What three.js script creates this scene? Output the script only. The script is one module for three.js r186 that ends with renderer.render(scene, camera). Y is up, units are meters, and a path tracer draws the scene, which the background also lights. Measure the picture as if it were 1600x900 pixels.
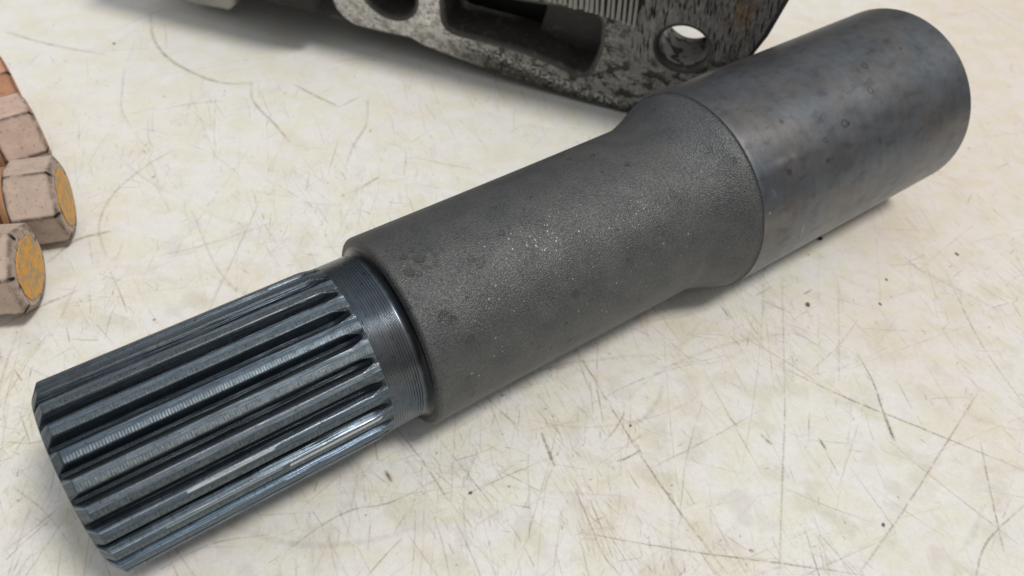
import * as THREE from 'three';

// ------------------------------------------------------------------ camera, sky, sun, exposure
const scene = new THREE.Scene();
const rad = THREE.MathUtils.degToRad;
const V3 = (x, y, z) => new THREE.Vector3(x, y, z);
const camera = new THREE.PerspectiveCamera(38.93, 16 / 9, 0.01, 20);
{
  const p = rad(47), r = rad(5.944), c = Math.cos(p), s = Math.sin(p);
  const fwd = V3(0, -s, -c), up0 = V3(0, c, -s), rt0 = V3(1, 0, 0);
  const rt = rt0.clone().multiplyScalar(Math.cos(r)).addScaledVector(up0, Math.sin(r));
  const up = up0.clone().multiplyScalar(Math.cos(r)).addScaledVector(rt0, -Math.sin(r));
  camera.quaternion.setFromRotationMatrix(new THREE.Matrix4().makeBasis(rt, up, fwd.clone().negate()));
  camera.position.set(0, 0.2898, 0);
  camera.userData.fStop = 11; camera.focus = 0.305;
  camera.updateMatrixWorld(true);
}
const renderer = new THREE.WebGLRenderer({ antialias: true });
renderer.setSize(1024, 576);
renderer.toneMapping = THREE.LinearToneMapping;
renderer.toneMappingExposure = 0.97;
renderer.shadowMap.enabled = true;

function rng(seed) { let a = seed | 0; return () => { a = (a + 0x6d2b79f5) | 0; let t = Math.imul(a ^ (a >>> 15), 1 | a); t = (t + Math.imul(t ^ (t >>> 7), 61 | t)) ^ t; return ((t ^ (t >>> 14)) >>> 0) / 4294967296; }; }
function hash2(x, y, s) { let h = Math.imul(x, 374761393) + Math.imul(y, 668265263) + Math.imul(s, 1274126177); h = Math.imul(h ^ (h >>> 13), 1274126177); return ((h ^ (h >>> 16)) >>> 0) / 4294967296; }
const GX = Array.from({ length: 256 }, (_, i) => Math.cos(i / 256 * 2 * Math.PI)), GY = Array.from({ length: 256 }, (_, i) => Math.sin(i / 256 * 2 * Math.PI));
function grad(ix, iy, s, x, y) { let h = Math.imul(ix, 374761393) + Math.imul(iy, 668265263) + Math.imul(s, 1274126177); h = Math.imul(h ^ (h >>> 13), 1274126177); h = (h ^ (h >>> 16)) & 255; return GX[h] * x + GY[h] * y; }
function noise(x, y, s = 0) {
  const xi = Math.floor(x), yi = Math.floor(y), fx = x - xi, fy = y - yi;
  const u = fx * fx * fx * (fx * (fx * 6 - 15) + 10), v = fy * fy * fy * (fy * (fy * 6 - 15) + 10);
  const a = grad(xi, yi, s, fx, fy), b = grad(xi + 1, yi, s, fx - 1, fy), c = grad(xi, yi + 1, s, fx, fy - 1), d = grad(xi + 1, yi + 1, s, fx - 1, fy - 1);
  return 0.5 + 0.72 * (a + (b - a) * u + (c - a) * v + (a - b - c + d) * u * v);
}
function fbm(x, y, o = 4, s = 0) { let v = 0, a = 0.5, t = 0; for (let i = 0; i < o; i++) { v += a * noise(x, y, s + i * 17); t += a; a *= 0.5; const k = x * 1.62 - y * 1.22 + 3.1; y = x * 1.22 + y * 1.62 + 1.7; x = k; } return v / t; }
const clamp = (x, a = 0, b = 1) => Math.min(b, Math.max(a, x));
const smooth = (a, b, x) => { const t = clamp((x - a) / (b - a)); return t * t * (3 - 2 * t); };
const mix = (a, b, t) => a + (b - a) * t;
const toSRGB = (c) => (c <= 0.0031308 ? 12.92 * c : 1.055 * Math.pow(c, 1 / 2.4) - 0.055) * 255;

{ // overcast sky: brighter overhead than at the horizon, soft uneven cloud
  const w = 256, h = 128, d = new Float32Array(w * h * 4);
  for (let j = 0; j < h; j++) for (let i = 0; i < w; i++) {
    const e = ((j + 0.5) / h - 0.5) * Math.PI, ph = (i / w) * 2 * Math.PI, sy = Math.sin(e);
    const cl = 0.9 + 0.2 * fbm(3 + 2.2 * Math.cos(ph) * Math.cos(e), 5 + 2.2 * Math.sin(ph) * Math.cos(e), 4, 5);
    const L = sy > 0 ? 0.74 * cl * (0.1 + 0.92 * Math.pow(sy, 1.25)) : 0.2;
    const k = (j * w + i) * 4;
    d[k] = L * 1.0; d[k + 1] = L * 1.0; d[k + 2] = L * 1.02; d[k + 3] = 1;
  }
  const t = new THREE.DataTexture(d, w, h, THREE.RGBAFormat, THREE.FloatType);
  t.mapping = THREE.EquirectangularReflectionMapping; t.magFilter = t.minFilter = THREE.LinearFilter; t.needsUpdate = true;
  scene.background = t; scene.environment = t;
}
const sun = new THREE.DirectionalLight(0xfff9f1, 2.05);
sun.position.set(0.65, 1.5, -0.12); sun.castShadow = true;
sun.shadow.radius = 24; sun.shadow.mapSize.set(2048, 2048);
Object.assign(sun.shadow.camera, { left: -0.7, right: 0.7, top: 0.7, bottom: -0.7, near: 0.1, far: 4 });
sun.target.position.set(0, 0, -0.3); scene.add(sun, sun.target);

// ------------------------------------------------------------------ helpers
const SHADE = (o) => { o.castShadow = true; o.receiveShadow = true; return o; };
const used = {};
function numbered(n) { const k = used[n] = (used[n] ?? -1) + 1; return k ? n + '_' + String(k).padStart(3, '0') : n; }
function part(name, geo, mat, parent) { const m = SHADE(new THREE.Mesh(geo, mat)); m.name = name; parent.add(m); return m; }
function thing(name, label, category, group) { const g = new THREE.Group(); g.name = numbered(name); g.userData = { label, category }; if (group) g.userData.group = group; scene.add(g); return g; }

// parametric sheet; fn(a, b) -> [x, y, z], uv(a, b) -> [u, v]; A and B are lists of parameter values
function sheet(A, B, fn, uv, flip = false) {
  const nb = B.length, P = [], N = [], U = [], I = [], ea = 1e-5, eb = 1e-5;
  for (const a of A) for (const b of B) {
    const p = fn(a, b); P.push(...p); U.push(...uv(a, b));
    const a0 = fn(a - ea, b), a1 = fn(a + ea, b), b0 = fn(a, b - eb * 30), b1 = fn(a, b + eb * 30);
    const ta = V3(a1[0] - a0[0], a1[1] - a0[1], a1[2] - a0[2]), tb = V3(b1[0] - b0[0], b1[1] - b0[1], b1[2] - b0[2]);
    const n = ta.cross(tb).normalize(); if (flip) n.negate(); N.push(n.x, n.y, n.z);
  }
  for (let i = 0; i < A.length - 1; i++) for (let j = 0; j < nb - 1; j++) {
    const a = i * nb + j, b = a + nb;
    if (flip) I.push(a, a + 1, b, a + 1, b + 1, b); else I.push(a, b, a + 1, a + 1, b, b + 1);
  }
  const g = new THREE.BufferGeometry();
  g.setAttribute('position', new THREE.Float32BufferAttribute(P, 3)); g.setAttribute('normal', new THREE.Float32BufferAttribute(N, 3));
  g.setAttribute('uv', new THREE.Float32BufferAttribute(U, 2)); g.setIndex(I); return g;
}
const lin = (a, b, n) => Array.from({ length: n + 1 }, (_, i) => a + (b - a) * i / n);
// textures: fill(x, y) with x, y in 0..1 gives linear [r, g, b] or a grey
function colorTex(w, h, fill, wrap = THREE.RepeatWrapping) {
  const d = new Uint8Array(w * h * 4);
  for (let j = 0; j < h; j++) for (let i = 0; i < w; i++) { const c = fill((i + 0.5) / w, (j + 0.5) / h), k = (j * w + i) * 4; d[k] = clamp(toSRGB(Math.max(c[0], 0)), 0, 255); d[k + 1] = clamp(toSRGB(Math.max(c[1], 0)), 0, 255); d[k + 2] = clamp(toSRGB(Math.max(c[2], 0)), 0, 255); d[k + 3] = 255; }
  const t = new THREE.DataTexture(d, w, h); t.colorSpace = THREE.SRGBColorSpace; return finish(t, wrap);
}
function greyTex(w, h, fill, wrap = THREE.RepeatWrapping) {
  const d = new Uint8Array(w * h * 4);
  for (let j = 0; j < h; j++) for (let i = 0; i < w; i++) { const c = clamp(fill((i + 0.5) / w, (j + 0.5) / h)) * 255, k = (j * w + i) * 4; d[k] = d[k + 1] = d[k + 2] = c; d[k + 3] = 255; }
  return finish(new THREE.DataTexture(d, w, h), wrap);
}
function finish(t, wrap) { t.wrapS = t.wrapT = wrap; t.magFilter = THREE.LinearFilter; t.minFilter = THREE.LinearMipmapLinearFilter; t.generateMipmaps = true; t.anisotropy = 8; t.needsUpdate = true; return t; }

// ------------------------------------------------------------------ the table
const TX0 = -0.41, TZ0 = -0.78, TS = 0.82;                 // the worn patch that its colour sheet covers
function tableAt(px, py) {                                  // where a spot of the worn sheet lies, from the photograph's pixels
  const v = V3(px / 800 - 1, 1 - py / 450, 0.5).unproject(camera).sub(camera.position), k = -camera.position.y / v.y;
  return [camera.position.x + v.x * k, camera.position.z + v.z * k];
}
camera.updateProjectionMatrix();
{
  const N = 2048, cv = document.createElement('canvas'); cv.width = cv.height = N;
  const g = cv.getContext('2d'), img = g.createImageData(N, N), rnd = rng(11);
  const px = (x, z) => [(x - TX0) / TS * N, (z - TZ0) / TS * N];
  for (let j = 0; j < N; j++) for (let i = 0; i < N; i++) {
    const x = i / N * TS * 20, z = j / N * TS * 20;
    const warm = clamp(0.6 * smooth(0.2, 0.8, i / N) * smooth(0.35, 0.68, fbm(x * 0.45 + 7, z * 0.45, 4, 1)) + 0.95 * smooth(0.5, 1.0, i / N) * (0.55 + 0.45 * smooth(0.75, 0.3, j / N)) - 0.12);
    const pink = smooth(0.45, 0.7, fbm(x * 1.1 + 70, z * 1.1 + 9, 4, 2));
    const mot = fbm(x * 4, z * 4, 4, 3) - 0.5, grain = noise(x * 26, z * 26, 8) - 0.5;
    const st = smooth(0.62, 0.85, fbm(x * 2.1 + 30, z * 2.1, 5, 4));
    const k = (j * N + i) * 4, mid = fbm(x * 11, z * 15, 4, 5) - 0.5, fine = noise(x * 62, z * 74, 6) - 0.5, low = smooth(0.35, 0.8, j / N), b = 1 + 0.08 * mot + 0.08 * mid + (0.03 + 0.05 * low) * grain + (0.04 + 0.07 * low) * fine - 0.04 * st - 0.04 * low;
    const cream = smooth(0.42, 0.62, fbm(x * 2.6 + 11, z * 3.4 + 5, 5, 7)), dirt = low * smooth(0.5, 0.66, fbm(x * 3.2 + 40, z * 3.2, 5, 12)) * 0.09;
    const c = [mix(0.775, 0.745, warm) * (1 - 0.025 * cream - dirt), mix(0.778, 0.692, warm) * (1 - 0.032 * cream - 1.2 * dirt), mix(0.752, 0.63, warm) * (1 - 0.11 * cream - 1.5 * dirt)];
    c[1] *= 1 - 0.02 * pink; c[2] *= 1 - 0.03 * pink - 0.06 * st; c[1] *= 1 - 0.04 * st;
    for (let q = 0; q < 3; q++) img.data[k + q] = clamp(toSRGB(c[q] * b), 0, 255);
    img.data[k + 3] = 255;
  }
  g.putImageData(img, 0, 0);
  g.lineCap = 'round'; g.lineJoin = 'round';
  const ink = ['88,70,52', '112,92,70', '72,62,54', '128,104,80', '120,84,68'];
  const stroke = (pts, w, a, col) => { g.strokeStyle = `rgba(${col},${a})`; g.lineWidth = w; g.beginPath(); pts.forEach((p, i) => (i ? g.lineTo(...p) : g.moveTo(...p))); g.stroke(); };
  const scratch = (x, z, ang, len, bend, w, a, col) => {      // a broken, slightly bent knife line
    const n = Math.max(3, Math.round(len / 10)); let th = ang; let p = [x, z];
    for (let i = 0; i < n; i++) {
      th += bend / n + (rnd() - 0.5) * 0.012; const q = [p[0] + Math.cos(th) * len / n, p[1] + Math.sin(th) * len / n];
      const t = i / n, f = 0.35 + 0.65 * Math.pow(Math.sin(Math.PI * (0.06 + 0.9 * t)), 0.6);
      if (rnd() > 0.08) stroke([p, q], w * (0.7 + 0.6 * rnd()), a * f * (0.45 + 0.75 * rnd()), col); p = q;
    }
  };
  const dens = (x, z) => smooth(0.4, 0.62, fbm(x / 230 + 4, z / 230, 4, 21)) * mix(0.35, 1, smooth(500, 1500, z)) ;
  for (let i = 0; i < 36000; i++) {                            // short hair-fine marks
    const x = rnd() * N, z = rnd() * N; if (rnd() > (dens(x, z) * 0.9 + 0.14) * mix(0.1, 1, smooth(900, 1500, z + 0.35 * x))) continue;
    const a = rnd() < 0.55 ? 1.2 + (rnd() - 0.5) * 0.9 : rnd() * Math.PI;
    scratch(x, z, a, 9 + 75 * rnd() ** 3, (rnd() - 0.5) * 0.5, 0.6 + 0.7 * rnd(), 0.07 + 0.33 * rnd() * rnd(), ink[(rnd() * 5) | 0]);
  }
  for (let i = 0; i < 3600; i++) {                             // long fine lines
    const x = rnd() * N, z = rnd() * N; if (rnd() > (dens(x, z) + 0.15) * mix(0.2, 1, smooth(800, 1500, z + 0.35 * x))) continue;
    const fam = rnd(), a = fam < 0.4 ? 1.05 + (rnd() - 0.5) * 0.5 : fam < 0.65 ? 1.62 + (rnd() - 0.5) * 0.3 : fam < 0.85 ? -0.65 + (rnd() - 0.5) * 0.6 : rnd() * 3.14;
    scratch(x, z, a, 80 + 330 * rnd() * rnd(), (rnd() - 0.5) * 0.35, 0.6 + 0.5 * rnd(), 0.06 + 0.22 * rnd() * rnd(), ink[(rnd() * 5) | 0]);
  }
  for (let i = 0; i < 170; i++) {                             // soft, wide smears that grime has settled into
    const x = rnd() * N, z = rnd() * N, a = rnd() * 3.14, l = 60 + 260 * rnd(), bend = (rnd() - 0.5) * 2.4, w = 2 + 4 * rnd(), al = 0.02 + 0.05 * rnd(), col = rnd() < 0.6 ? '120,114,96' : '128,104,84';
    let p = [x, z], th = a; const n = Math.round(l / 12); for (let k = 0; k < n; k++) { th += bend / n + (rnd() - 0.5) * 0.12; const q = [p[0] + Math.cos(th) * 12, p[1] + Math.sin(th) * 12], f = Math.sin(Math.PI * (k + 0.5) / n); stroke([p, q], w * (0.6 + 0.7 * f), al * f, col); stroke([p, q], w * 0.4, al * f * (0.4 + rnd()), col); p = q; }
  }
  const curve = (pts) => { const c = new THREE.CatmullRomCurve3(pts.map((p) => V3(p[0], p[1], 0)), false, 'centripetal'), n = Math.max(4, Math.round(c.getLength() / 7)); return c.getPoints(n).map((p) => [p.x, p.y]); };
  // marks that the photograph lets one follow
  const seen = [
    [[900, 545], [960, 645], [1010, 725], [1070, 810], [1135, 895], 1.7, 0.42], [[905, 832], [1080, 862], [1220, 880], [1345, 898], 1.4, 0.42],
    [[1230, 578], [1330, 625], [1430, 665], [1600, 735], 1.6, 0.42], [[1345, 893], [1410, 800], [1475, 698], [1530, 610], 1.5, 0.4],
    [[1222, 440], [1226, 640], [1222, 760], [1218, 895], 1.5, 0.3], [[1480, 430], [1535, 540], [1600, 632], 1.3, 0.36], [[1532, 690], [1550, 780], [1568, 860], 1.4, 0.42],
    [[1340, 552], [1365, 600], [1385, 660], 1.7, 0.5], [[1381, 645], [1392, 675], [1398, 688], 3.0, 0.6], [[1190, 680], [1204, 693], 2.2, 0.6], [[1280, 685], [1290, 702], 2.2, 0.5],
    [[947, 723], [975, 718], [1000, 704], 1.6, 0.5], [[945, 690], [965, 665], [975, 645], 1.3, 0.4], [[1127, 478], [1140, 498], 1.8, 0.5], [[1255, 460], [1268, 453], 1.8, 0.5],
    [[847, 678], [866, 727], 2.4, 0.55], [[690, 690], [770, 790], 1.3, 0.35], [[618, 668], [660, 720], [700, 782], 1.5, 0.38], [[420, 880], [540, 800], [610, 785], [690, 745], 1.3, 0.35],
    [[603, 737], [611, 751], 3.0, 0.6], [[733, 770], [800, 740], [880, 706], 1.2, 0.3], [[1010, 735], [1100, 690], [1190, 640], 1.1, 0.3], [[905, 640], [1010, 590], [1160, 548], 1.0, 0.3],
    [[1100, 580], [1145, 660], [1190, 740], 1.0, 0.3], [[1310, 440], [1311, 595], 1.2, 0.34], [[1255, 590], [1310, 540], [1340, 500], 1.0, 0.3], [[1150, 520], [1220, 560], [1290, 605], 1.2, 0.3],
    [[1600, 790], [1540, 850], [1525, 898], 1.5, 0.4], [[1380, 680], [1450, 740], [1590, 850], 1.2, 0.32], [[1220, 760], [1290, 790], [1360, 815], 1.0, 0.28], [[1060, 840], [1072, 720], [1100, 620], 1.0, 0.3],
    [[235, 22], [240, 60], [262, 90], [300, 113], [345, 129], [395, 131], 2.0, 0.34], [[10, 50], [60, 65], [110, 76], [165, 85], 1.9, 0.3], [[392, 128], [396, 158], [430, 195], [455, 225], 1.7, 0.28],
    [[460, 132], [490, 148], [530, 167], 1.7, 0.28], [[530, 167], [565, 150], 1.5, 0.2], [[575, 150], [572, 195], [552, 228], [540, 260], 1.5, 0.22], [[75, 410], [120, 375], [170, 362], 1.9, 0.34],
    [[165, 400], [155, 350], [180, 300], [235, 255], [270, 235], 1.5, 0.2], [[0, 510], [60, 480], [120, 455], 1.6, 0.25], [[255, 170], [300, 162], [345, 158], 1.5, 0.2], [[205, 200], [190, 170], [192, 130], [195, 105], 1.4, 0.16],
    [[560, 295], [590, 278], 1.6, 0.4], [[250, 400], [330, 380], [420, 350], 1.3, 0.2], [[300, 330], [340, 420], [370, 455], 1.2, 0.18], [[1520, 60], [1550, 100], [1600, 130], 1.4, 0.18], [[1555, 265], [1575, 255], 1.6, 0.25],
    [[5, 690], [60, 690], [100, 660], 1.2, 0.3], [[20, 760], [70, 800], [110, 850], 1.1, 0.3], [[10, 860], [60, 820], [95, 790], 1.1, 0.28], [[240, 895], [330, 850], [420, 835], 1.2, 0.3],
  ];
  for (const s of seen) {
    const a = s[s.length - 1], w = s[s.length - 2], pts = curve(s.slice(0, -2).map((p) => px(...tableAt(...p)))), soft = s[0][1] < 520 && s[0][0] < 700;
    let prev = pts[0];
    for (let k = 1; k < pts.length; k++) {
      const q = [pts[k][0] + (rnd() - 0.5) * 0.6, pts[k][1] + (rnd() - 0.5) * 0.6], f = 0.35 + 0.65 * Math.sin(Math.PI * (k - 0.3) / pts.length), t = a * f * (0.35 + 0.6 * rnd());
      stroke([prev, q], w * (soft ? 3.4 : 2.4), t * (soft ? 0.4 : 0.14), '122,110,88');
      if (rnd() > 0.05) stroke([prev, q], w * (0.7 + 0.5 * rnd()), t * (soft ? 1.15 : 1), ink[(rnd() * 3) | 0]); prev = q;
    }
  }
  for (let i = 0; i < 2600; i++) {                             // specks and ground-in dirt
    const x = rnd() * N, z = rnd() * N; if (rnd() > dens(x, z) + 0.3) continue;
    g.fillStyle = `rgba(${ink[(rnd() * 5) | 0]},${0.12 + 0.4 * rnd()})`; g.beginPath(); g.ellipse(x, z, 0.6 + 2.2 * rnd() ** 3, 0.5 + 1.3 * rnd() ** 2, rnd() * 3, 0, 7); g.fill();
  }
  for (const [a, b, r] of [[1495, 397, 3.2], [1262, 476, 4], [1375, 475, 2.6], [1385, 437, 2.4], [735, 770, 2.2], [178, 68, 3], [1380, 820, 2.4], [985, 665, 1.8]]) { const [x, z] = px(...tableAt(a, b)); g.fillStyle = 'rgba(62,48,38,0.75)'; g.beginPath(); g.ellipse(x, z, r, r * 0.7, rnd() * 3, 0, 7); g.fill(); }
  const src = g.getImageData(0, 0, N, N).data, flipped = new Uint8Array(N * N * 4);
  for (let j = 0; j < N; j++) flipped.set(src.subarray((N - 1 - j) * N * 4, (N - j) * N * 4), j * N * 4);
  const map = new THREE.DataTexture(flipped, N, N); map.colorSpace = THREE.SRGBColorSpace; finish(map, THREE.MirroredRepeatWrapping);
  const bump = greyTex(1024, 1024, (u, v) => {
    const k = (Math.floor(v * N) * N + Math.floor(u * N)) * 4, dark = 1 - flipped[k + 1] / 255;
    return 0.8 - 1.2 * dark + 0.16 * (fbm(u * 90, v * 90, 3, 31) - 0.5) + 0.1 * (noise(u * 480, v * 480, 32) - 0.5);
  }, THREE.MirroredRepeatWrapping);
  const m = new THREE.MeshPhysicalMaterial({ map, bumpMap: bump, bumpScale: 0.00012, roughness: 0.5, specularIntensity: 0.7 });
  // one slab, its top at y = 0
  const W = 1.9, D = 1.5, T = 0.028, geo = new THREE.BoxGeometry(W, T, D); geo.translate(0, -T / 2, -0.38);
  const p = geo.attributes.position, uv = geo.attributes.uv;
  for (let i = 0; i < p.count; i++) uv.setXY(i, (p.getX(i) - TX0) / TS, 1 - (p.getZ(i) - TZ0) / TS + (p.getY(i) < -0.01 ? 0.03 : 0));
  const t = SHADE(new THREE.Mesh(geo, m)); t.name = 'table_top';
  t.userData = { kind: 'structure', label: 'worn off white table top covered in fine brown scratches' }; scene.add(t);
}

// ------------------------------------------------------------------ the splined shaft
const S0 = -0.1186, SB = 0.1578, SR = 0.3077, RC = 0.04, RT = 0.0353, RN = 0.0344, RB = 0.0484;
{
  const shaft = thing('splined_shaft', 'dark steel shaft with ridged spline end lying across the white table', 'machine shaft');
  const a = rad(38.9511), tilt = (RB - RC) / SR, u = V3(Math.cos(a), tilt, -Math.sin(a)).normalize();
  const e1 = V3(0, 1, 0).addScaledVector(u, -u.y).normalize(), e2 = u.clone().cross(e1);
  shaft.quaternion.setFromRotationMatrix(new THREE.Matrix4().makeBasis(u, e1, e2));
  shaft.position.set(-0.0464, RC, -0.2021).addScaledVector(e1, -RC);
  const add = (name, geo, mat) => { geo.translate(0, RC, 0); return part(name, geo, mat, shaft); };

  // --- spline teeth: one ridge each, from groove middle to groove middle
  const NT = 23, PITCH = 2 * Math.PI / NT, GROOVE0 = rad(31.3), DEP = 0.0038, END = -0.0172, RUN = 0.0085;
  const smin = (p, q, k) => { const h = clamp(0.5 + 0.5 * (q - p) / k); return mix(q, p, h) - k * h * (1 - h); };
  const smax = (p, q, k) => -smin(-p, -q, k);
  const teeth = (s, t) => {                                   // radius of the spline at (s, angle)
    let w = (t - GROOVE0) / PITCH; w -= Math.round(w); w = Math.abs(w) * PITCH * 0.0345;
    const lift = s > END - RUN ? DEP * Math.pow((s - (END - RUN)) / RUN, 2.2) : 0;
    const floor = RT - DEP, flank = floor + (w - 0.00085) * 2.05 + 0.00035 * Math.sin(clamp((w - 0.0008) / 0.0026) * Math.PI);
    const cut = smax(floor, flank, 0.0007) + lift;
    const top = s > -0.026 ? mix(RT, RN, smooth(-0.024, END, s)) : RT;
    let r = smin(cut, top, 0.0006);
    const ch = 0.0309 + (s - S0) * 1.4;
    return smin(r, ch, 0.0005);
  };
  const SS = [...lin(S0, -0.1142, 30), ...lin(-0.1125, -0.03, 26), ...lin(-0.0285, END + 0.0004, 46)];
  const toothTex = (() => {
    const streak = (v, s, f = 90) => noise(v * f, s * 0.6, 44);
    const land = (v) => smooth(0.275, 0.31, v) * (1 - smooth(0.69, 0.725, v));
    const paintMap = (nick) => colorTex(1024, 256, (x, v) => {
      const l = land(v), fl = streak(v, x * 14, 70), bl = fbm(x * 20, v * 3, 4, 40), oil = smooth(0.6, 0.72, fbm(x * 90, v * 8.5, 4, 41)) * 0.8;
      const root = 1 - smooth(0.05, 0.16, Math.min(v, 1 - v)), up = smooth(0.13, 0.2, v) * (1 - smooth(0.44, 0.52, v)), low = l * smooth(0.46, 0.54, v);  // root: oil and painted groove shade; up: sky-lit flank put into the colour
      const ln = 0.24 * (Math.exp(-Math.pow((v - 0.262) / 0.013, 2)) + 0.3 * Math.exp(-Math.pow((v - 0.73) / 0.012, 2))) * (0.2 + fbm(x * 14, 5, 3, 49)) * (1 - 0.6 * oil);  // highlight lines painted along the flank edges, strongest on the upper one
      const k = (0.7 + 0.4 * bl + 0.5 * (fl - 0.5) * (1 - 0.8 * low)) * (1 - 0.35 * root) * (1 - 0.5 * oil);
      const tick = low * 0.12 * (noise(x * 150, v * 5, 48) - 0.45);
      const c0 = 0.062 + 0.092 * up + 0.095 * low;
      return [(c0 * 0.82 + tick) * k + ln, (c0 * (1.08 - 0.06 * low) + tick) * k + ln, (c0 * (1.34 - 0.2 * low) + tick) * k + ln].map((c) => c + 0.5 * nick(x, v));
    });
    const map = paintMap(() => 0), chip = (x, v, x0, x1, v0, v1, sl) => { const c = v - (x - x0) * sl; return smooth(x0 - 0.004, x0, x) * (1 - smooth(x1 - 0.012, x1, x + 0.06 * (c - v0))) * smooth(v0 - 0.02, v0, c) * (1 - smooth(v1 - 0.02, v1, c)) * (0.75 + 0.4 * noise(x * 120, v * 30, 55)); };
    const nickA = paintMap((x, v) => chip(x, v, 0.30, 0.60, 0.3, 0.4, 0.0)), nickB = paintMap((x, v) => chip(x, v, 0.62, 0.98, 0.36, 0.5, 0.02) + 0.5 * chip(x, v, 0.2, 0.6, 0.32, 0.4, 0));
    const bump = greyTex(1024, 256, (x, v) => {
      const l = land(v) * smooth(0.44, 0.54, v), ring = 0.5 + 0.5 * Math.sin(x * 2 * Math.PI * 105 + 0.7 * Math.sin(v * 9));
      return 0.5 + l * 0.22 * (ring - 0.5) * (0.5 + noise(x * 18, v * 3, 47)) + (1 - l) * 0.8 * (streak(v, x * 8, 90) - 0.5) + 0.12 * (fbm(x * 80, v * 18, 3, 45) - 0.5);
    });
    const rough = greyTex(512, 128, (x, v) => 0.2 + 0.2 * fbm(x * 40, v * 4, 4, 46) + 0.17 * land(v));
    return { map, bump, rough, nickA, nickB };
  })();
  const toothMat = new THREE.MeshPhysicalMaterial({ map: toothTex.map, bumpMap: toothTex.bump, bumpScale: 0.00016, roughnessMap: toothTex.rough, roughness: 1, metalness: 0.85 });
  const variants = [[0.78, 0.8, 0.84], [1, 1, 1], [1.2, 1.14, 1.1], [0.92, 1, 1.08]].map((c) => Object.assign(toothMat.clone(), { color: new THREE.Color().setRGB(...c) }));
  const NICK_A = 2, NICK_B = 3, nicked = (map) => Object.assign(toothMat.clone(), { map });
  for (let k = 0; k < NT; k++) {
    const t0 = GROOVE0 + (k - 0) * PITCH;
    const shift = hash2(k, 3, 9);
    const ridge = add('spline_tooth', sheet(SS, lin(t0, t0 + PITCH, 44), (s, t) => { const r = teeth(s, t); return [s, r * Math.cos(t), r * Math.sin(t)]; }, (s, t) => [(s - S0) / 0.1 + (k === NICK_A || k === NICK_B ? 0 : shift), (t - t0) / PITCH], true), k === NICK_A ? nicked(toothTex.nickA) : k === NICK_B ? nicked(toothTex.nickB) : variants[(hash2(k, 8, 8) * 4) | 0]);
    if (k === NICK_A || k === NICK_B) ridge.userData.label = 'ridge with a bright scraped streak';
  }
  const endMat = new THREE.MeshPhysicalMaterial({ color: new THREE.Color().setRGB(0.09, 0.095, 0.1), metalness: 0.7, roughness: 0.5, bumpMap: toothTex.bump, bumpScale: 0.0001 });
  const disc = (s, r, sign) => { const g = new THREE.CircleGeometry(r, 96); g.rotateY(sign * Math.PI / 2); g.translate(s, 0, 0); return g; };
  add('end_face', disc(S0 + 0.00005, 0.0308, -1), endMat);

  // --- turned neck with fillet and shoulder
  const prof = [];                                            // (s, r) along the neck, fillet, shoulder face and its rounded lip
  for (const s of lin(END, -0.0042, 30)) prof.push([s, RN]);
  for (const q of lin(0.08, 1, 10)) prof.push([-0.0042 + 0.0034 * Math.sin(q * Math.PI / 2), RN + 0.0026 * (1 - Math.cos(q * Math.PI / 2))]);
  prof.push([-0.0007, 0.0376], [-0.0006, 0.0381]);
  for (const q of lin(0, 1, 10)) prof.push([0.0014 - 0.0019 * Math.cos(q * Math.PI / 2), 0.0382 + 0.0018 * Math.sin(q * Math.PI / 2)]);
  function lathe(pr, uvS0, uvS1, nT = 288) {
    const A = pr.map((_, i) => i), at = (x) => { x = clamp(x, 0, pr.length - 1); const i = Math.min(pr.length - 2, Math.floor(x)), f = x - i; return [mix(pr[i][0], pr[i + 1][0], f), mix(pr[i][1], pr[i + 1][1], f)]; };
    const T = lin(-Math.PI, Math.PI, nT), P = [], N = [], U = [], I = [];
    A.forEach((i) => {
      const p = pr[i], b = pr[Math.max(0, i - 1)], c = pr[Math.min(pr.length - 1, i + 1)]; const ds = c[0] - b[0], dr = c[1] - b[1], l = Math.hypot(ds, dr) || 1, ns = -dr / l, nr = ds / l;
      for (const t of T) { P.push(p[0], p[1] * Math.cos(t), p[1] * Math.sin(t)); N.push(ns, nr * Math.cos(t), nr * Math.sin(t)); U.push((p[0] - uvS0) / (uvS1 - uvS0), t / (2 * Math.PI) + 0.5); }
    });
    for (let i = 0; i < pr.length - 1; i++) for (let j = 0; j < nT; j++) { const x = i * (nT + 1) + j, y = x + nT + 1; I.push(x, x + 1, y, x + 1, y + 1, y); }
    const g = new THREE.BufferGeometry(); g.setAttribute('position', new THREE.Float32BufferAttribute(P, 3)); g.setAttribute('normal', new THREE.Float32BufferAttribute(N, 3)); g.setAttribute('uv', new THREE.Float32BufferAttribute(U, 2)); g.setIndex(I); return g;
  }
  const cut = prof.findIndex((p) => p[1] > 0.0365);
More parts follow.
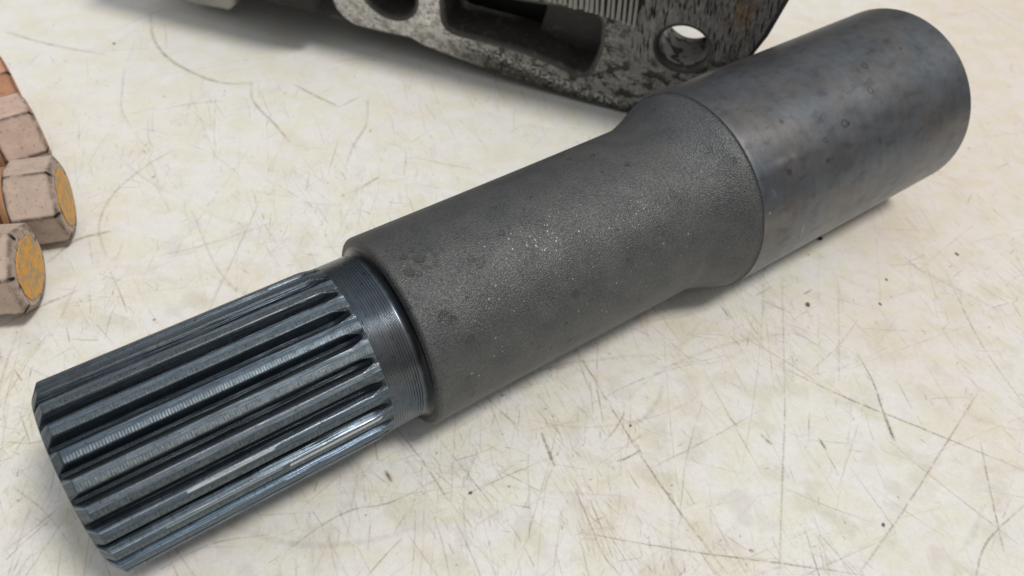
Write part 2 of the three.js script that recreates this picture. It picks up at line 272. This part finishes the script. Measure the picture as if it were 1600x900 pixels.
  const neckTex = {
    map: colorTex(256, 1024, (x, v) => { const k = 0.75 + 0.5 * fbm(x * 4, v * 50, 4, 50), o = 0.7 * smooth(0.62, 0.72, fbm(x * 7, v * 88, 5, 51)); const w = smooth(0.57, 0.61, v) * (1 - smooth(0.66, 0.72, v)) * 0.25; return [(0.115 + w * 0.26) * k * (1 - 0.5 * o), (0.142 + w * 0.19) * k * (1 - 0.5 * o), (0.172 + w * 0.13) * k * (1 - 0.5 * o)].map((c) => c * 0.8 * (1 - 0.8 * smooth(0.76, 0.86, x + 0.06 * (fbm(v * 40, 3, 3, 56) - 0.5)))); }),
    bump: greyTex(256, 512, (x, v) => 0.5 + 0.4 * Math.sin(x * 2 * Math.PI * 17) * (0.6 + 0.4 * noise(x * 9, v * 30, 52)) * (1 - smooth(0.72, 0.8, x)) + 0.06 * (fbm(x * 30, v * 200, 3, 53) - 0.5)),
  };
  add('turned_neck', lathe(prof.slice(0, cut + 1), END, 0), new THREE.MeshPhysicalMaterial({ map: neckTex.map, bumpMap: neckTex.bump, bumpScale: 0.00028, metalness: 0.88, roughness: 0.26 }));

  // --- rough forged body with flared end
  const body = prof.slice(cut);
  for (const s of lin(0.003, 0.132, 60)) body.push([s, RC - 0.0002 * Math.sin(clamp((s - 0.003) / 0.13) * Math.PI)]);
  for (const q of lin(0.02, 1, 40)) body.push([0.132 + 0.0255 * q, RC + 0.0087 * Math.pow(q, 1.5) * (1 - 0.1 * smooth(0.8, 1, q))]);
  body.push([0.1578, 0.0484]);
  const pits = []; { const r = rng(77); for (let i = 0; i < 110; i++) pits.push([r() * 0.16, (r() - 0.5) * 0.25 * 0.75 + 0.02, 0.0005 + 0.0016 * r() * r(), r()]);
    pits.push([0.015, 0.0067, 0.0042, 0.4], [0.0125, 0.005, 0.0024, 0.9], [0.0065, 0.0086, 0.002, 0.95], [0.0082, 0.002, 0.0014, 0.9], [0.0101, 0.0288, 0.0026, 0.7], [0.0125, 0.031, 0.0017, 0.9], [0.0568, 0.0085, 0.002, 0.4], [0.0162, 0.0404, 0.002, 0.6], [0.1465, 0.0144, 0.0017, 0.5], [0.1215, 0.0233, 0.0019, 0.5], [0.1087, 0.0348, 0.0021, 0.4], [0.1133, 0.04, 0.0019, 0.4], [0.1002, 0.0216, 0.0016, 0.4], [0.0316, 0.0163, 0.0022, 0.6], [0.0518, 0.041, 0.002, 0.3]); }
  const specks = []; { const r = rng(91); const put = (s, d, ss, sd, n, big) => { for (let i = 0; i < n; i++) { const g1 = r() + r() + r() - 1.5, g2 = r() + r() + r() - 1.5; specks.push([s + g1 * ss, d + g2 * sd, (0.0001 + 0.00032 * r() * r()) * big]); } };
    put(0.059, 0.019, 0.02, 0.008, 80, 1.1); put(0.105, 0.026, 0.022, 0.009, 60, 0.95); put(0.05, 0.03, 0.04, 0.02, 50, 0.9); put(0.09, 0.05, 0.05, 0.012, 30, 1.1); put(0.03, 0.055, 0.02, 0.01, 14, 1); }
  const BW = 2048, BH = 2048, L0 = -0.002, L1 = 0.1586, CIR = 2 * Math.PI * RC;
  const spk = new Float32Array(BW * BH);
  for (const [s, d, r] of specks) {
    const ci = (s - L0) / (L1 - L0) * BW, cj = (d / CIR + 0.5) * BH, ri = r / (L1 - L0) * BW, rj = r / CIR * BH, an = hash2(ci | 0, cj | 0, 7) * 3, ca = Math.cos(an), sa = Math.sin(an);
    for (let j = Math.floor(cj - rj * 2 - 1); j <= cj + rj * 2 + 1; j++) for (let i = Math.floor(ci - ri * 2 - 1); i <= ci + ri * 2 + 1; i++) {
      if (i < 0 || j < 0 || i >= BW || j >= BH) continue; const x = (i - ci) / ri, y = (j - cj) / rj, e = Math.hypot((x * ca + y * sa) / 1.6, (-x * sa + y * ca) / 0.8); if (e < 1) spk[j * BW + i] = Math.max(spk[j * BW + i], 1 - e * e);
    }
  }
  const pitAt = (s, d) => { let v = 0, ring = 0; for (const [ps, pd, r, q] of pits) { const ds = s - ps, dd = d - pd; if (Math.abs(ds) > r * 1.6 || Math.abs(dd) > r * 1.6) continue; const e = Math.hypot(ds, dd) / r * (0.5 + 1.0 * fbm(ds * 1300 + q * 50, dd * 1300, 3, 66)); ring = Math.max(ring, Math.exp(-Math.pow((e - 0.9) / 0.16, 2)) * (0.5 + 0.5 * q)); if (q > 0.45) v = Math.max(v, (1 - smooth(0.6, 1, e)) * q); } return [v, ring]; };
  const bodyMap = colorTex(BW, BH, (x, v) => {
    const s = L0 + x * (L1 - L0), d = (v - 0.5) * CIR, X = s * 1000, Y = d * 1000;
    const a = fbm(X * 0.09, Y * 0.09, 4, 60) - 0.5, b = fbm(X * 0.7, Y * 0.7, 3, 61) - 0.5, f = noise(X * 3.4, Y * 3.4, 62) - 0.5, [p, ring] = d > -0.08 && d < 0.12 ? pitAt(s, d) : [0, 0];
    const flare = smooth(0.13, 0.15, s), up = flare * (1 - smooth(0.0, 0.03, d));
    const g2 = noise(X * 1.5 + 0.4 * Y, Y * 1.9, 67) - 0.5; let k = 0.092 * (1 + 0.6 * a + 0.6 * b + 0.8 * f + 0.55 * g2) * (1 - 0.36 * p) * (1 - 0.36 * ring);
    const w = spk[Math.min(BH - 1, Math.floor(v * BH)) * BW + Math.min(BW - 1, Math.floor(x * BW))];
    return [k * (0.97 + 0.1 * a) + 0.42 * w, k * (1.02 + 0.03 * up) + 0.42 * w, k * (1.03 + 0.12 * up - 0.1 * a) + 0.41 * w];
  });
  const bodyBump = greyTex(1024, 1024, (x, v) => { const X = (L0 + x * (L1 - L0)) * 1000, Y = (v - 0.5) * CIR * 1000, [p, ring] = Math.abs(Y) < 110 ? pitAt(X / 1000, Y / 1000) : [0, 0]; return 0.5 + 0.3 * (fbm(X * 1.1 + Y * 0.35, Y * 1.7, 3, 63) - 0.5) + 0.4 * (noise(X * 2.8, Y * 2.8, 64) - 0.5) - 0.14 * p + 0.1 * ring; });
  const bodyMat = new THREE.MeshPhysicalMaterial({ map: bodyMap, bumpMap: bodyBump, bumpScale: 0.0009, roughness: 0.48, metalness: 0.35, specularIntensity: 0.9 });
  const bodyGeo = lathe(body, L0, L1, 320);
  add('rough_body', bodyGeo, bodyMat);

  // --- smooth machined end
  const barrel = []; for (const s of lin(SB + 0.0002, SR - 0.0016, 60)) barrel.push([s, RB]);
  const marks = []; { const r = rng(123); for (let i = 0; i < 26; i++) marks.push([SB + r() * (SR - SB), (r() - 0.35) * 0.2, 0.0007 + 0.0012 * r(), r()]); }
  marks.push([0.2048, 0.0272, 0.0012, 0.2], [0.2168, 0.0332, 0.0019, 0.3], [0.219, 0.034, 0.0013, 0.8], [0.1842, 0.0206, 0.0015, 0.7], [0.1765, 0.042, 0.002, 0.75], [0.2, 0.045, 0.0016, 0.7]);
  const rubs = [[0.1745, 0.036, 0.006, 0.0022, 0.1, 0.5], [0.186, 0.0745, 0.0045, 0.0007, 1.35, 0.9], [0.1614, 0.0551, 0.0008, 0.0007, 0, 1.5], [0.1815, 0.0365, 0.003, 0.002, 0.4, 0.45], [0.1655, 0.0475, 0.004, 0.0012, 1.2, 0.35], [0.24, 0.043, 0.02, 0.004, 0.12, 0.22]];
  const CB = 2 * Math.PI * RB, LB = SR - SB;
  const tint = (x, v) => fbm(x * 3.2 + 3, v * 9, 4, 70);
  const barrelMap = colorTex(1024, 2048, (x, v) => {
    const s = x * LB, d = (v - 0.5) * CB, X = s * 1000, Y = d * 1000;
    const a = fbm(X * 0.028 + 4, Y * 0.04, 4, 70), b = fbm(X * 0.11, Y * 0.13 + 7, 4, 71) - 0.5, f = fbm(X * 1.1, Y * 0.8, 3, 72) - 0.5, dk = 0.6 * smooth(0.52, 0.75, fbm(X * 0.1 + 9, Y * 0.22, 5, 73));
    const blue = smooth(0.42, 0.62, a), brown = smooth(0.5, 0.3, a);
    const band = fbm(X * 0.035 + 20, Y * 0.06 + 2, 4, 110) - 0.5, hz = fbm(X * 0.25, Y * 0.09 + 50, 5, 111) - 0.5, lathed = noise(X * 5.5, Y * 0.06, 112) - 0.5;
    let k = 0.158 * (1 + 0.62 * band + 0.3 * hz + 0.12 * lathed + 0.34 * b + 0.2 * f) * (1 - 0.38 * dk);
    let m = 0; for (const [ps, pd, r, q] of marks) { const e = Math.hypot(s + SB - ps, d - pd) / r; if (e < 1.5) m = Math.max(m, q < 0.6 ? Math.exp(-Math.pow((e - 0.85) / 0.25, 2)) : 1 - smooth(0.4, 1, e)); }
    const wear = 0.4 * Math.exp(-Math.pow((s - 0.0012) / 0.001, 2)) * (0.3 + fbm(X * 0.6, Y * 0.13, 3, 74)) * smooth(0.005, 0.02, d) * smooth(0.05, 0.036, d) + 0.8 * smooth(0.72, 0.8, fbm(X * 0.5, Y * 0.22 + 31, 4, 75)) * Math.exp(-Math.pow((s - 0.02) / 0.015, 2));
    let sc = 0; for (const [ps, pd, ls, ld, an, st] of rubs) { const x = s + SB - ps, y = d - pd, c = Math.cos(an), q = Math.sin(an), e = Math.hypot((x * c + y * q) / ls, (-x * q + y * c) / ld); if (e < 1.6) sc = Math.max(sc, st * Math.exp(-e * e * 2.2) * smooth(0.3, 0.6, noise(X * 2.2, Y * 5, 113))); }
    k *= 1 - 0.42 * m; k += 0.12 * wear + 0.3 * sc;
    return [k * (0.955 - 0.05 * blue + 0.065 * brown), k * (0.985 + 0.01 * blue + 0.015 * brown), k * (1.03 + 0.08 * blue - 0.025 * brown)];
  });
  const barrelRough = greyTex(512, 1024, (x, v) => { const X = x * LB * 1000, Y = (v - 0.5) * CB * 1000; return 0.3 + 0.14 * fbm(X * 0.14, Y * 0.16 + 7, 4, 76) + 0.06 * noise(X * 1.5, Y * 1.5, 77); });
  const barrelBump = greyTex(1024, 1024, (x, v) => { const X = x * LB * 1000, Y = (v - 0.5) * CB * 1000; return 0.5 + 0.3 * (fbm(X * 0.3, Y * 0.35, 4, 78) - 0.5) + 0.16 * (noise(X * 4, Y * 0.4, 79) - 0.5); });
  const barrelMat = new THREE.MeshPhysicalMaterial({ map: barrelMap, roughnessMap: barrelRough, roughness: 1, bumpMap: barrelBump, bumpScale: 0.00014, metalness: 0.8 });
  add('smooth_barrel', lathe(barrel, SB, SR, 320), barrelMat);
  const bright = new THREE.MeshPhysicalMaterial({ color: new THREE.Color().setRGB(0.42, 0.4, 0.37), metalness: 0.9, roughness: 0.34, bumpMap: toothTex.bump, bumpScale: 0.00005 });
  add('chamfered_rim', lathe([[SR - 0.0016, RB], [SR - 0.0012, RB - 0.0001], [SR - 0.0002, RB - 0.0009], [SR, RB - 0.0012]], SB, SR, 320), bright);
  add('end_face', disc(SR - 0.00005, RB - 0.0012, 1), endMat);
}

// ------------------------------------------------------------------ the big casting behind
{
  const cast = thing('metal_casting', 'large dirty grey metal casting with holes and pocket behind the shaft', 'casting');
  const A = rad(14), B = rad(-10), U = V3(Math.cos(A), 0, Math.sin(A)), Nh = V3(-U.z, 0, U.x);
  const V = V3(0, Math.cos(B), 0).addScaledVector(Nh, -Math.sin(B)), N = U.clone().cross(V);
  cast.quaternion.setFromRotationMatrix(new THREE.Matrix4().makeBasis(U, V, N));
  cast.position.set(0.05778, 0, -0.42616);
  const mm = (p) => p.map(([x, y]) => new THREE.Vector2(x / 1000, y / 1000));
  const BEV = 0.003, DEEP = 0.03;
  // worn cast face, in (u, v) metres: u -0.23 .. 0.11, v -0.02 .. 0.15
  const fu = (u) => (u + 0.23) / 0.34, fv = (v) => (v + 0.02) / 0.17;
  const faceMap = colorTex(2048, 1024, (x, y) => {
    const u = -230 + x * 340, v = -20 + y * 170;
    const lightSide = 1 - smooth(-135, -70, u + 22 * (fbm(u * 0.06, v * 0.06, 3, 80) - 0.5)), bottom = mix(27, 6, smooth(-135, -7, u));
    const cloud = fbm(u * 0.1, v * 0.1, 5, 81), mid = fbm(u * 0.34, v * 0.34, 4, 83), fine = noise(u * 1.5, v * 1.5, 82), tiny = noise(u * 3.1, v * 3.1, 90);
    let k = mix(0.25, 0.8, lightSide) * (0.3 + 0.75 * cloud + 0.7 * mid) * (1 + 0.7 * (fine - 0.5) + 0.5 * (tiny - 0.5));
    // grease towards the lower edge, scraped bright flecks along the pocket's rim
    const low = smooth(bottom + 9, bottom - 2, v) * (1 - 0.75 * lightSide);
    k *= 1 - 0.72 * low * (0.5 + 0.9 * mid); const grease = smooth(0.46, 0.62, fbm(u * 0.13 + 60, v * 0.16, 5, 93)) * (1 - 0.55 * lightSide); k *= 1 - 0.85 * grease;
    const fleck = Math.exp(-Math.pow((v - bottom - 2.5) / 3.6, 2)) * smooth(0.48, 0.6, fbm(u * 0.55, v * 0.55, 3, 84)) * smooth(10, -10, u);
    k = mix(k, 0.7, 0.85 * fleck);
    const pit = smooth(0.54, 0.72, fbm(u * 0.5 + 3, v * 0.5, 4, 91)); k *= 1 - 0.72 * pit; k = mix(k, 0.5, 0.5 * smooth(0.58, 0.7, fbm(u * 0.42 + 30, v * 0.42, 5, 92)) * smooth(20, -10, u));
    // machined flat at the right: scored black from top to bottom
    const flat = smooth(-14, 0, u + 8 * (cloud - 0.5)) * smooth(40, 58, v - (u - 20) * 0.3 + 10 * (mid - 0.5));
    const st = smooth(0.5, 0.66, noise(u * 0.7 + v * 0.09, v * 0.085, 85) * 0.5 + 0.3 * noise(u * 1.8 + v * 0.12, v * 0.15, 89) + 0.2 * mid) * flat;
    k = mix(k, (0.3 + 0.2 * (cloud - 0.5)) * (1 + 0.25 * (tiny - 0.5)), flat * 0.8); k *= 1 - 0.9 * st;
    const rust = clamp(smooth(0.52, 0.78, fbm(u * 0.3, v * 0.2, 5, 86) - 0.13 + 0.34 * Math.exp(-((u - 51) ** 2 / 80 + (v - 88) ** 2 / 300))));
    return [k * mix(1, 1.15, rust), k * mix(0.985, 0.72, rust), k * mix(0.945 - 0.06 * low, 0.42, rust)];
  });
  const faceBump = greyTex(1024, 512, (x, y) => { const u = -230 + x * 340, v = -20 + y * 170; return 0.5 + 0.6 * (fbm(u * 0.3, v * 0.3, 5, 87) - 0.5) + 0.25 * (noise(u * 1.4, v * 1.4, 88) - 0.5); });
  const sideMap = colorTex(512, 512, (x, y) => { const a = fbm(x * 7, y * 7, 5, 96), b = smooth(0.56, 0.72, fbm(x * 26, y * 26, 4, 97)), c = noise(x * 90, y * 90, 98); const k = 0.075 * (0.5 + a) * (0.8 + 0.4 * c) + 0.12 * b * a; return [k, k * 0.95, k * 0.86]; });
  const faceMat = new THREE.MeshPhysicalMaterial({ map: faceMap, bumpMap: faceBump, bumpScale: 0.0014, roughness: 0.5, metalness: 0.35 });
  const sideMat = new THREE.MeshPhysicalMaterial({ map: sideMap, bumpMap: sideMap, bumpScale: 0.0009, roughness: 0.55, metalness: 0.25 });
  const darkMat = new THREE.MeshPhysicalMaterial({ color: new THREE.Color().setRGB(0.022, 0.021, 0.02), bumpMap: sideMap, bumpScale: 0.0006, roughness: 0.75 });
  const uvFace = (g) => { const p = g.attributes.position, n = g.attributes.normal, uv = g.attributes.uv; for (let i = 0; i < p.count; i++) { if (Math.abs(n.getZ(i)) > 0.8) uv.setXY(i, fu(p.getX(i)), fv(p.getY(i))); else uv.setXY(i, (p.getX(i) + 0.8 * p.getY(i)) / 0.1, p.getZ(i) / 0.1 + 0.3 * p.getY(i) / 0.1); } return g; };
  const outline = new THREE.Shape();
  const bot = mm([[-195, 84], [-195, 42], [-193.5, 33], [-191, 25], [-183, 17.5], [-172, 15.5], [-141, 16.5], [-133, 12.9], [-107.4, 8.6], [-73.2, 4.3], [-31, 0.8], [-2, 0.2], [44, 0.2], [57, 30], [63.8, 65], [67.4, 76.7], [71.7, 101.6], [76, 122]]);
  outline.moveTo(bot[0].x, bot[0].y); outline.splineThru(bot.slice(1, 7)); for (const p of bot.slice(7)) outline.lineTo(p.x, p.y); outline.closePath();
  const round = (pts, r) => { const P = new THREE.Path(), n = pts.length; for (let i = 0; i < n; i++) { const p = pts[i], a = pts[(i + n - 1) % n], b = pts[(i + 1) % n], da = a.clone().sub(p), db = b.clone().sub(p), ra = Math.min(r, da.length() * 0.48), rb = Math.min(r, db.length() * 0.48); const s = p.clone().addScaledVector(da.normalize(), ra), e = p.clone().addScaledVector(db.normalize(), rb); if (i) P.lineTo(s.x, s.y); else P.moveTo(s.x, s.y); P.quadraticCurveTo(p.x, p.y, e.x, e.y); } P.closePath(); return P; };
  const pocket = round(mm([[-116, 71], [-116.5, 32], [-70.8, 31], [-46.4, 27], [-27, 20.5], [-21, 43], [-22, 66], [-34.8, 66], [-77.2, 62.5]]), 0.009);
  const ring = (x, y, r) => { const p = new THREE.Path(); p.absarc(x, y, r, 0, Math.PI * 2); return p; };
  outline.holes.push(pocket, ring(-0.152, 0.0485, 0.0165), ring(0.0255, 0.0575, 0.0138));
  const plate = new THREE.ExtrudeGeometry(outline, { depth: DEEP - 2 * BEV, bevelEnabled: true, bevelThickness: BEV, bevelSize: BEV, bevelSegments: 5, curveSegments: 40, bevelOffset: -BEV });
  plate.translate(0, 0, -DEEP + BEV);
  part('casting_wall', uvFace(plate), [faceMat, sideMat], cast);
  const bore = new THREE.CylinderGeometry(0.01365, 0.01365, DEEP - 0.007, 64, 1, true); bore.rotateX(Math.PI / 2); bore.translate(0.0255, 0.0575, -DEEP / 2);
  const boreMap = colorTex(256, 128, (x, y) => { const q = 0.5 * (1 - 0.85 * smooth(0.5, 0.64, fbm(x * 12, y * 5, 5, 95))); return [q, q * 0.98, q * 0.94]; });
  part('bore_sleeve', bore, new THREE.MeshPhysicalMaterial({ map: boreMap, side: THREE.DoubleSide, roughness: 0.4, metalness: 0.4 }), cast);
  const box = (x0, x1, y0, y1, z0, z1) => { const g = new THREE.BoxGeometry((x1 - x0) / 1000, (y1 - y0) / 1000, (z1 - z0) / 1000); g.translate((x0 + x1) / 2000, (y0 + y1) / 2000, (z0 + z1) / 2000); return g; };
  const step = new THREE.ExtrudeGeometry(new THREE.Shape(mm([[-64, 18], [-14, 12], [-14, 76], [-58, 76], [-57.5, 46]])), { depth: 0.012, bevelEnabled: true, bevelThickness: 0.002, bevelSize: 0.002, bevelSegments: 3 }); step.translate(0, 0, -0.034);
  const stepMat = new THREE.MeshPhysicalMaterial({ color: new THREE.Color().setRGB(0.6, 0.6, 0.62), map: sideMap, bumpMap: sideMap, bumpScale: 0.0008, roughness: 0.6 });
  part('pocket_floor', uvFace(step), stepMat, cast);
  part('rear_housing', box(-330, -10, 6, 86, -150, -34.6), darkMat, cast);
  part('rear_lip', box(-60, 74, 90, 106, -110, -38), darkMat, cast);
  part('added_overhang', box(-330, -196.5, 33, 84, -34, 14), darkMat, cast);  // added mass, there to block overhead light and darken the table below
  const fg = new THREE.ExtrudeGeometry(new THREE.Shape(mm([[-310, 60], [-308, 11], [-297, 7], [-280, 8.2], [-268, 9], [-262, 15], [-258, 60]])), { depth: 0.03, bevelEnabled: true, bevelThickness: 0.003, bevelSize: 0.003, bevelOffset: -0.003, bevelSegments: 4 }); fg.translate(0, 0, -0.027);
  const footMap = colorTex(256, 256, (x, y) => { const k = 0.55 * (0.6 + 0.7 * fbm(x * 9, y * 9, 5, 99)) * (1 - 0.7 * smooth(0.55, 0.7, fbm(x * 20 + 4, y * 20, 4, 100))); return [k, k * 0.97, k * 0.9]; });
  part('casting_foot', uvFace(fg), new THREE.MeshPhysicalMaterial({ map: footMap, bumpMap: footMap, bumpScale: 0.0012, roughness: 0.6 }), cast);
  // comb of small ridges over the pocket, on a thin near-black plate that stands for the shaded gaps
  const serr = new THREE.MeshPhysicalMaterial({ map: footMap, color: new THREE.Color().setRGB(0.75, 0.75, 0.75), bumpMap: sideMap, bumpScale: 0.0006, roughness: 0.5, metalness: 0.35 });
  const gapShade = new THREE.ExtrudeGeometry(new THREE.Shape(mm([[-60, 71.5], [-34, 70.2], [-4, 66.2], [2, 90], [-60, 92]])), { depth: 0.0004, bevelEnabled: false }); gapShade.translate(0, 0, 0.00005);
  part('comb_gap_shade', gapShade, darkMat, cast);
  for (let i = 0; i < 19; i++) {
    const w = 0.7 + 0.35 * hash2(i, 4, 2), h = 17 + 4 * hash2(i, 5, 2);
    const tooth = new THREE.ExtrudeGeometry(new THREE.Shape(mm([[-w, -1.2], [w, -0.6], [w * 0.75, h], [-w * 0.7, h]])), { depth: 0.0011, bevelEnabled: true, bevelThickness: 0.0004, bevelSize: 0.0003, bevelSegments: 2 });
    const m = part('ridge', tooth, serr, cast); m.position.set((-58 + i * 3.05 + 0.5 * (hash2(i, 1, 1) - 0.5)) / 1000, (71 - 0.013 * i * i + (hash2(i, 2, 1) - 0.5) * 1.6) / 1000, 0.0002); m.rotation.z = 0.05 + 0.05 * (hash2(i, 3, 1) - 0.5);
  }
}

// ------------------------------------------------------------------ the bolts at the left
{
  const AF = 0.036, HT = 0.021;
  const paint = (seed) => {
    const map = colorTex(256, 256, (x, y) => { const e = fbm(x * 9, y * 9, 4, seed), g = fbm(x * 22, y * 30, 3, seed + 3), w = clamp(smooth(0.4, 0.66, fbm(x * 5 + 3, y * 6, 5, seed + 5)) * 0.95 + 0.4 * smooth(0.6, 0.75, fbm(x * 20, y * 20, 3, seed + 7))); return [mix(0.68 + 0.2 * e, 0.44, w), mix(0.34 + 0.1 * e, 0.34, w), mix(0.05 + 0.05 * g, 0.2, w)].map((c) => c * (0.75 + 0.4 * g)); });
    return new THREE.MeshPhysicalMaterial({ map, roughness: 0.7, bumpMap: map, bumpScale: 0.0002 });
  };
  const primer = (seed, tintR = 1) => {
    const map = colorTex(1024, 256, (x, y) => { const a = fbm(x * 18, y * 5, 4, seed), b = smooth(0.6, 0.75, fbm(x * 60, y * 20, 4, seed + 2)), c = noise(x * 240, y * 60, seed + 4); let q = x * 6 + 0.5; q = Math.abs(q - Math.round(q)); const edge = Math.exp(-Math.pow((q - 0.02 * a) / 0.035, 2)) + 0.8 * Math.exp(-Math.pow((y - 0.03) / 0.03, 2)) + Math.exp(-Math.pow((y - 0.58) / 0.03, 2)); const k = (0.78 + 0.45 * a) * (1 - 0.35 * b) * (0.93 + 0.14 * c) * (1 - 0.75 * edge * (0.35 + 0.65 * smooth(0.3, 0.6, fbm(x * 22, y * 8, 3, seed + 6)))); return [0.5 * k * Math.min(tintR, 1.15), 0.39 * k / (tintR > 1.2 ? 1.3 : 1), 0.32 * k / (tintR > 1.2 ? 1.7 : 1)]; });
    return new THREE.MeshPhysicalMaterial({ map, roughness: 0.75, bumpMap: map, bumpScale: 0.0003 });
  };
  const rustMat = (() => { const map = colorTex(256, 256, (x, y) => { const a = fbm(x * 8, y * 8, 4, 140), g = noise(x * 60, y * 60, 141); const k = 0.7 + 0.6 * a; return [0.34 * k + 0.04 * g, 0.19 * k, 0.1 * k]; }); return new THREE.MeshPhysicalMaterial({ map, roughness: 0.8, bumpMap: map, bumpScale: 0.0004 }); })();
  const smin = (p, q, k) => { const h = clamp(0.5 + 0.5 * (q - p) / k); return mix(q, p, h) - k * h * (1 - h); };
  const headR = (s, t) => {                                   // s: 0 at the end face, HT at the washer side; the hexagon meets a chamfer cone
    let q = t / (Math.PI / 3); q -= Math.floor(q + 0.5); const hex = AF / 2 / Math.cos(q * Math.PI / 3);
    const corner = AF / 2 / Math.cos(Math.PI / 6) - 0.0003; const cone = AF / 2 * 0.93 + s * 1.9, cone2 = AF / 2 * 0.97 + (HT - s) * 1.9;
    return smin(smin(smin(hex, corner, 0.0003), cone, 0.0003), cone2, 0.0003);
  };
  const headGeo = sheet([...lin(0, 0.003, 14), ...lin(0.0045, HT - 0.003, 4), ...lin(HT - 0.0027, HT, 10)], lin(0, 2 * Math.PI, 216), (s, t) => [-s, headR(s, t) * Math.cos(t), headR(s, t) * Math.sin(t)], (s, t) => [t / (2 * Math.PI), s / 0.036]);
  const faceGeo = (() => { const P = [], r = 0.0166, n = 96, g = new THREE.CircleGeometry(r, n); g.rotateY(Math.PI / 2); g.translate(0.0, 0, 0); return g; })();
  const patch = (seed) => { const sh = new THREE.Shape(); for (let i = 0; i <= 90; i++) { const t = i / 90 * 2 * Math.PI, r = 0.0138 * (0.86 + 0.22 * fbm(3 + 1.9 * Math.cos(t), 3 + 1.9 * Math.sin(t), 4, seed)); if (i) sh.lineTo(r * Math.cos(t), r * Math.sin(t)); else sh.moveTo(r * Math.cos(t), r * Math.sin(t)); } const g = new THREE.ExtrudeGeometry(sh, { depth: 0.0002, bevelEnabled: true, bevelThickness: 0.00015, bevelSize: 0.0004, bevelSegments: 2 }); g.rotateY(Math.PI / 2); const p = g.attributes.position, uv = g.attributes.uv; for (let i = 0; i < p.count; i++) uv.setXY(i, p.getZ(i) / 0.03 + 0.5, p.getY(i) / 0.03 + 0.5); return g; };
  const shankGeo = (() => { const g = new THREE.CylinderGeometry(0.012, 0.012, 0.06, 48); g.rotateZ(Math.PI / 2); g.translate(-HT - 0.03, 0, 0); return g; })();
  const washGeo = (() => { const p = [[0.0001, 0], [0.0172, 0], [0.0176, 0.0004], [0.0176, 0.0026], [0.0172, 0.003], [0.0001, 0.003]].map((q) => new THREE.Vector2(...q)); const g = new THREE.LatheGeometry(p, 64); g.rotateZ(Math.PI / 2); g.translate(-HT - 0.0001, 0, 0); return g; })();
  const bolt = (label, c, phi, roll, seed, marked = true, tr = 1) => {
    const b = thing('hex_bolt', label, 'bolt', 'hex bolts lying at the table edge on the left');
    delete b.userData.group;
    b.position.set(c[0], 0, c[2]); b.rotation.y = rad(phi);
    const m = primer(seed, tr), hold = [];
    const hg = headGeo.clone(); hg.rotateX(rad(roll));
    const shift = hg.attributes.uv; for (let i = 0; i < shift.count; i++) shift.setX(i, shift.getX(i));
    const h = part('hex_head', hg, m, b); h.position.y = c[1];
    const f = part('end_face', faceGeo, m, b); f.position.y = c[1]; f.position.x = -0.0001;
    if (marked) { const k = part('paint_mark', patch(seed), paint(seed), b); k.position.y = c[1]; k.position.x = 0.0001; k.userData.label = 'worn yellow paint'; }
    const w = part('washer', washGeo, rustMat, b); w.position.y = c[1];
    const s = part('shank', shankGeo, rustMat, b); s.position.y = c[1];
    return b;
  };
  bolt('hex bolt with round yellow end, lowest and nearest of the bolts at left', [-0.2105, 0.0205, -0.2335], 14, 30, 201);
  bolt('hex bolt with narrow yellow oval end, between the lowest bolt and the plain one', [-0.2165, 0.0198, -0.2805], 22, -15, 211);
  bolt('plain beige hex bolt showing two side faces, just above the yellow oval one', [-0.2533, 0.0181, -0.3305], 41, 0, 221, true, 1.06);
  bolt('orange stained hex bolt cut by the left photo edge, topmost of the bolts', [-0.2835, 0.0181, -0.3655], 42, 8, 231, true, 1.3);
}

// ------------------------------------------------------------------ a crumb of dirt under the shaft
{
  const g = new THREE.IcosahedronGeometry(0.0011, 2), p = g.attributes.position;
  for (let i = 0; i < p.count; i++) { const k = 0.75 + 0.5 * noise(p.getX(i) * 1500 + 9, p.getY(i) * 1500 + p.getZ(i) * 900, 301); p.setXYZ(i, p.getX(i) * k * 1.2, p.getY(i) * k * 0.8 , p.getZ(i) * k); }
  g.computeVertexNormals();
  const m = SHADE(new THREE.Mesh(g, new THREE.MeshStandardMaterial({ color: new THREE.Color().setRGB(0.02, 0.017, 0.015), roughness: 0.9 }))); m.name = 'dirt_crumb';
  const [x, z] = tableAt(1281, 374); m.position.set(x, 0.0008, z); m.userData = { label: 'tiny black dirt crumb on the table beside the smooth shaft end', category: 'crumb' }; scene.add(m);
}

renderer.render(scene, camera);
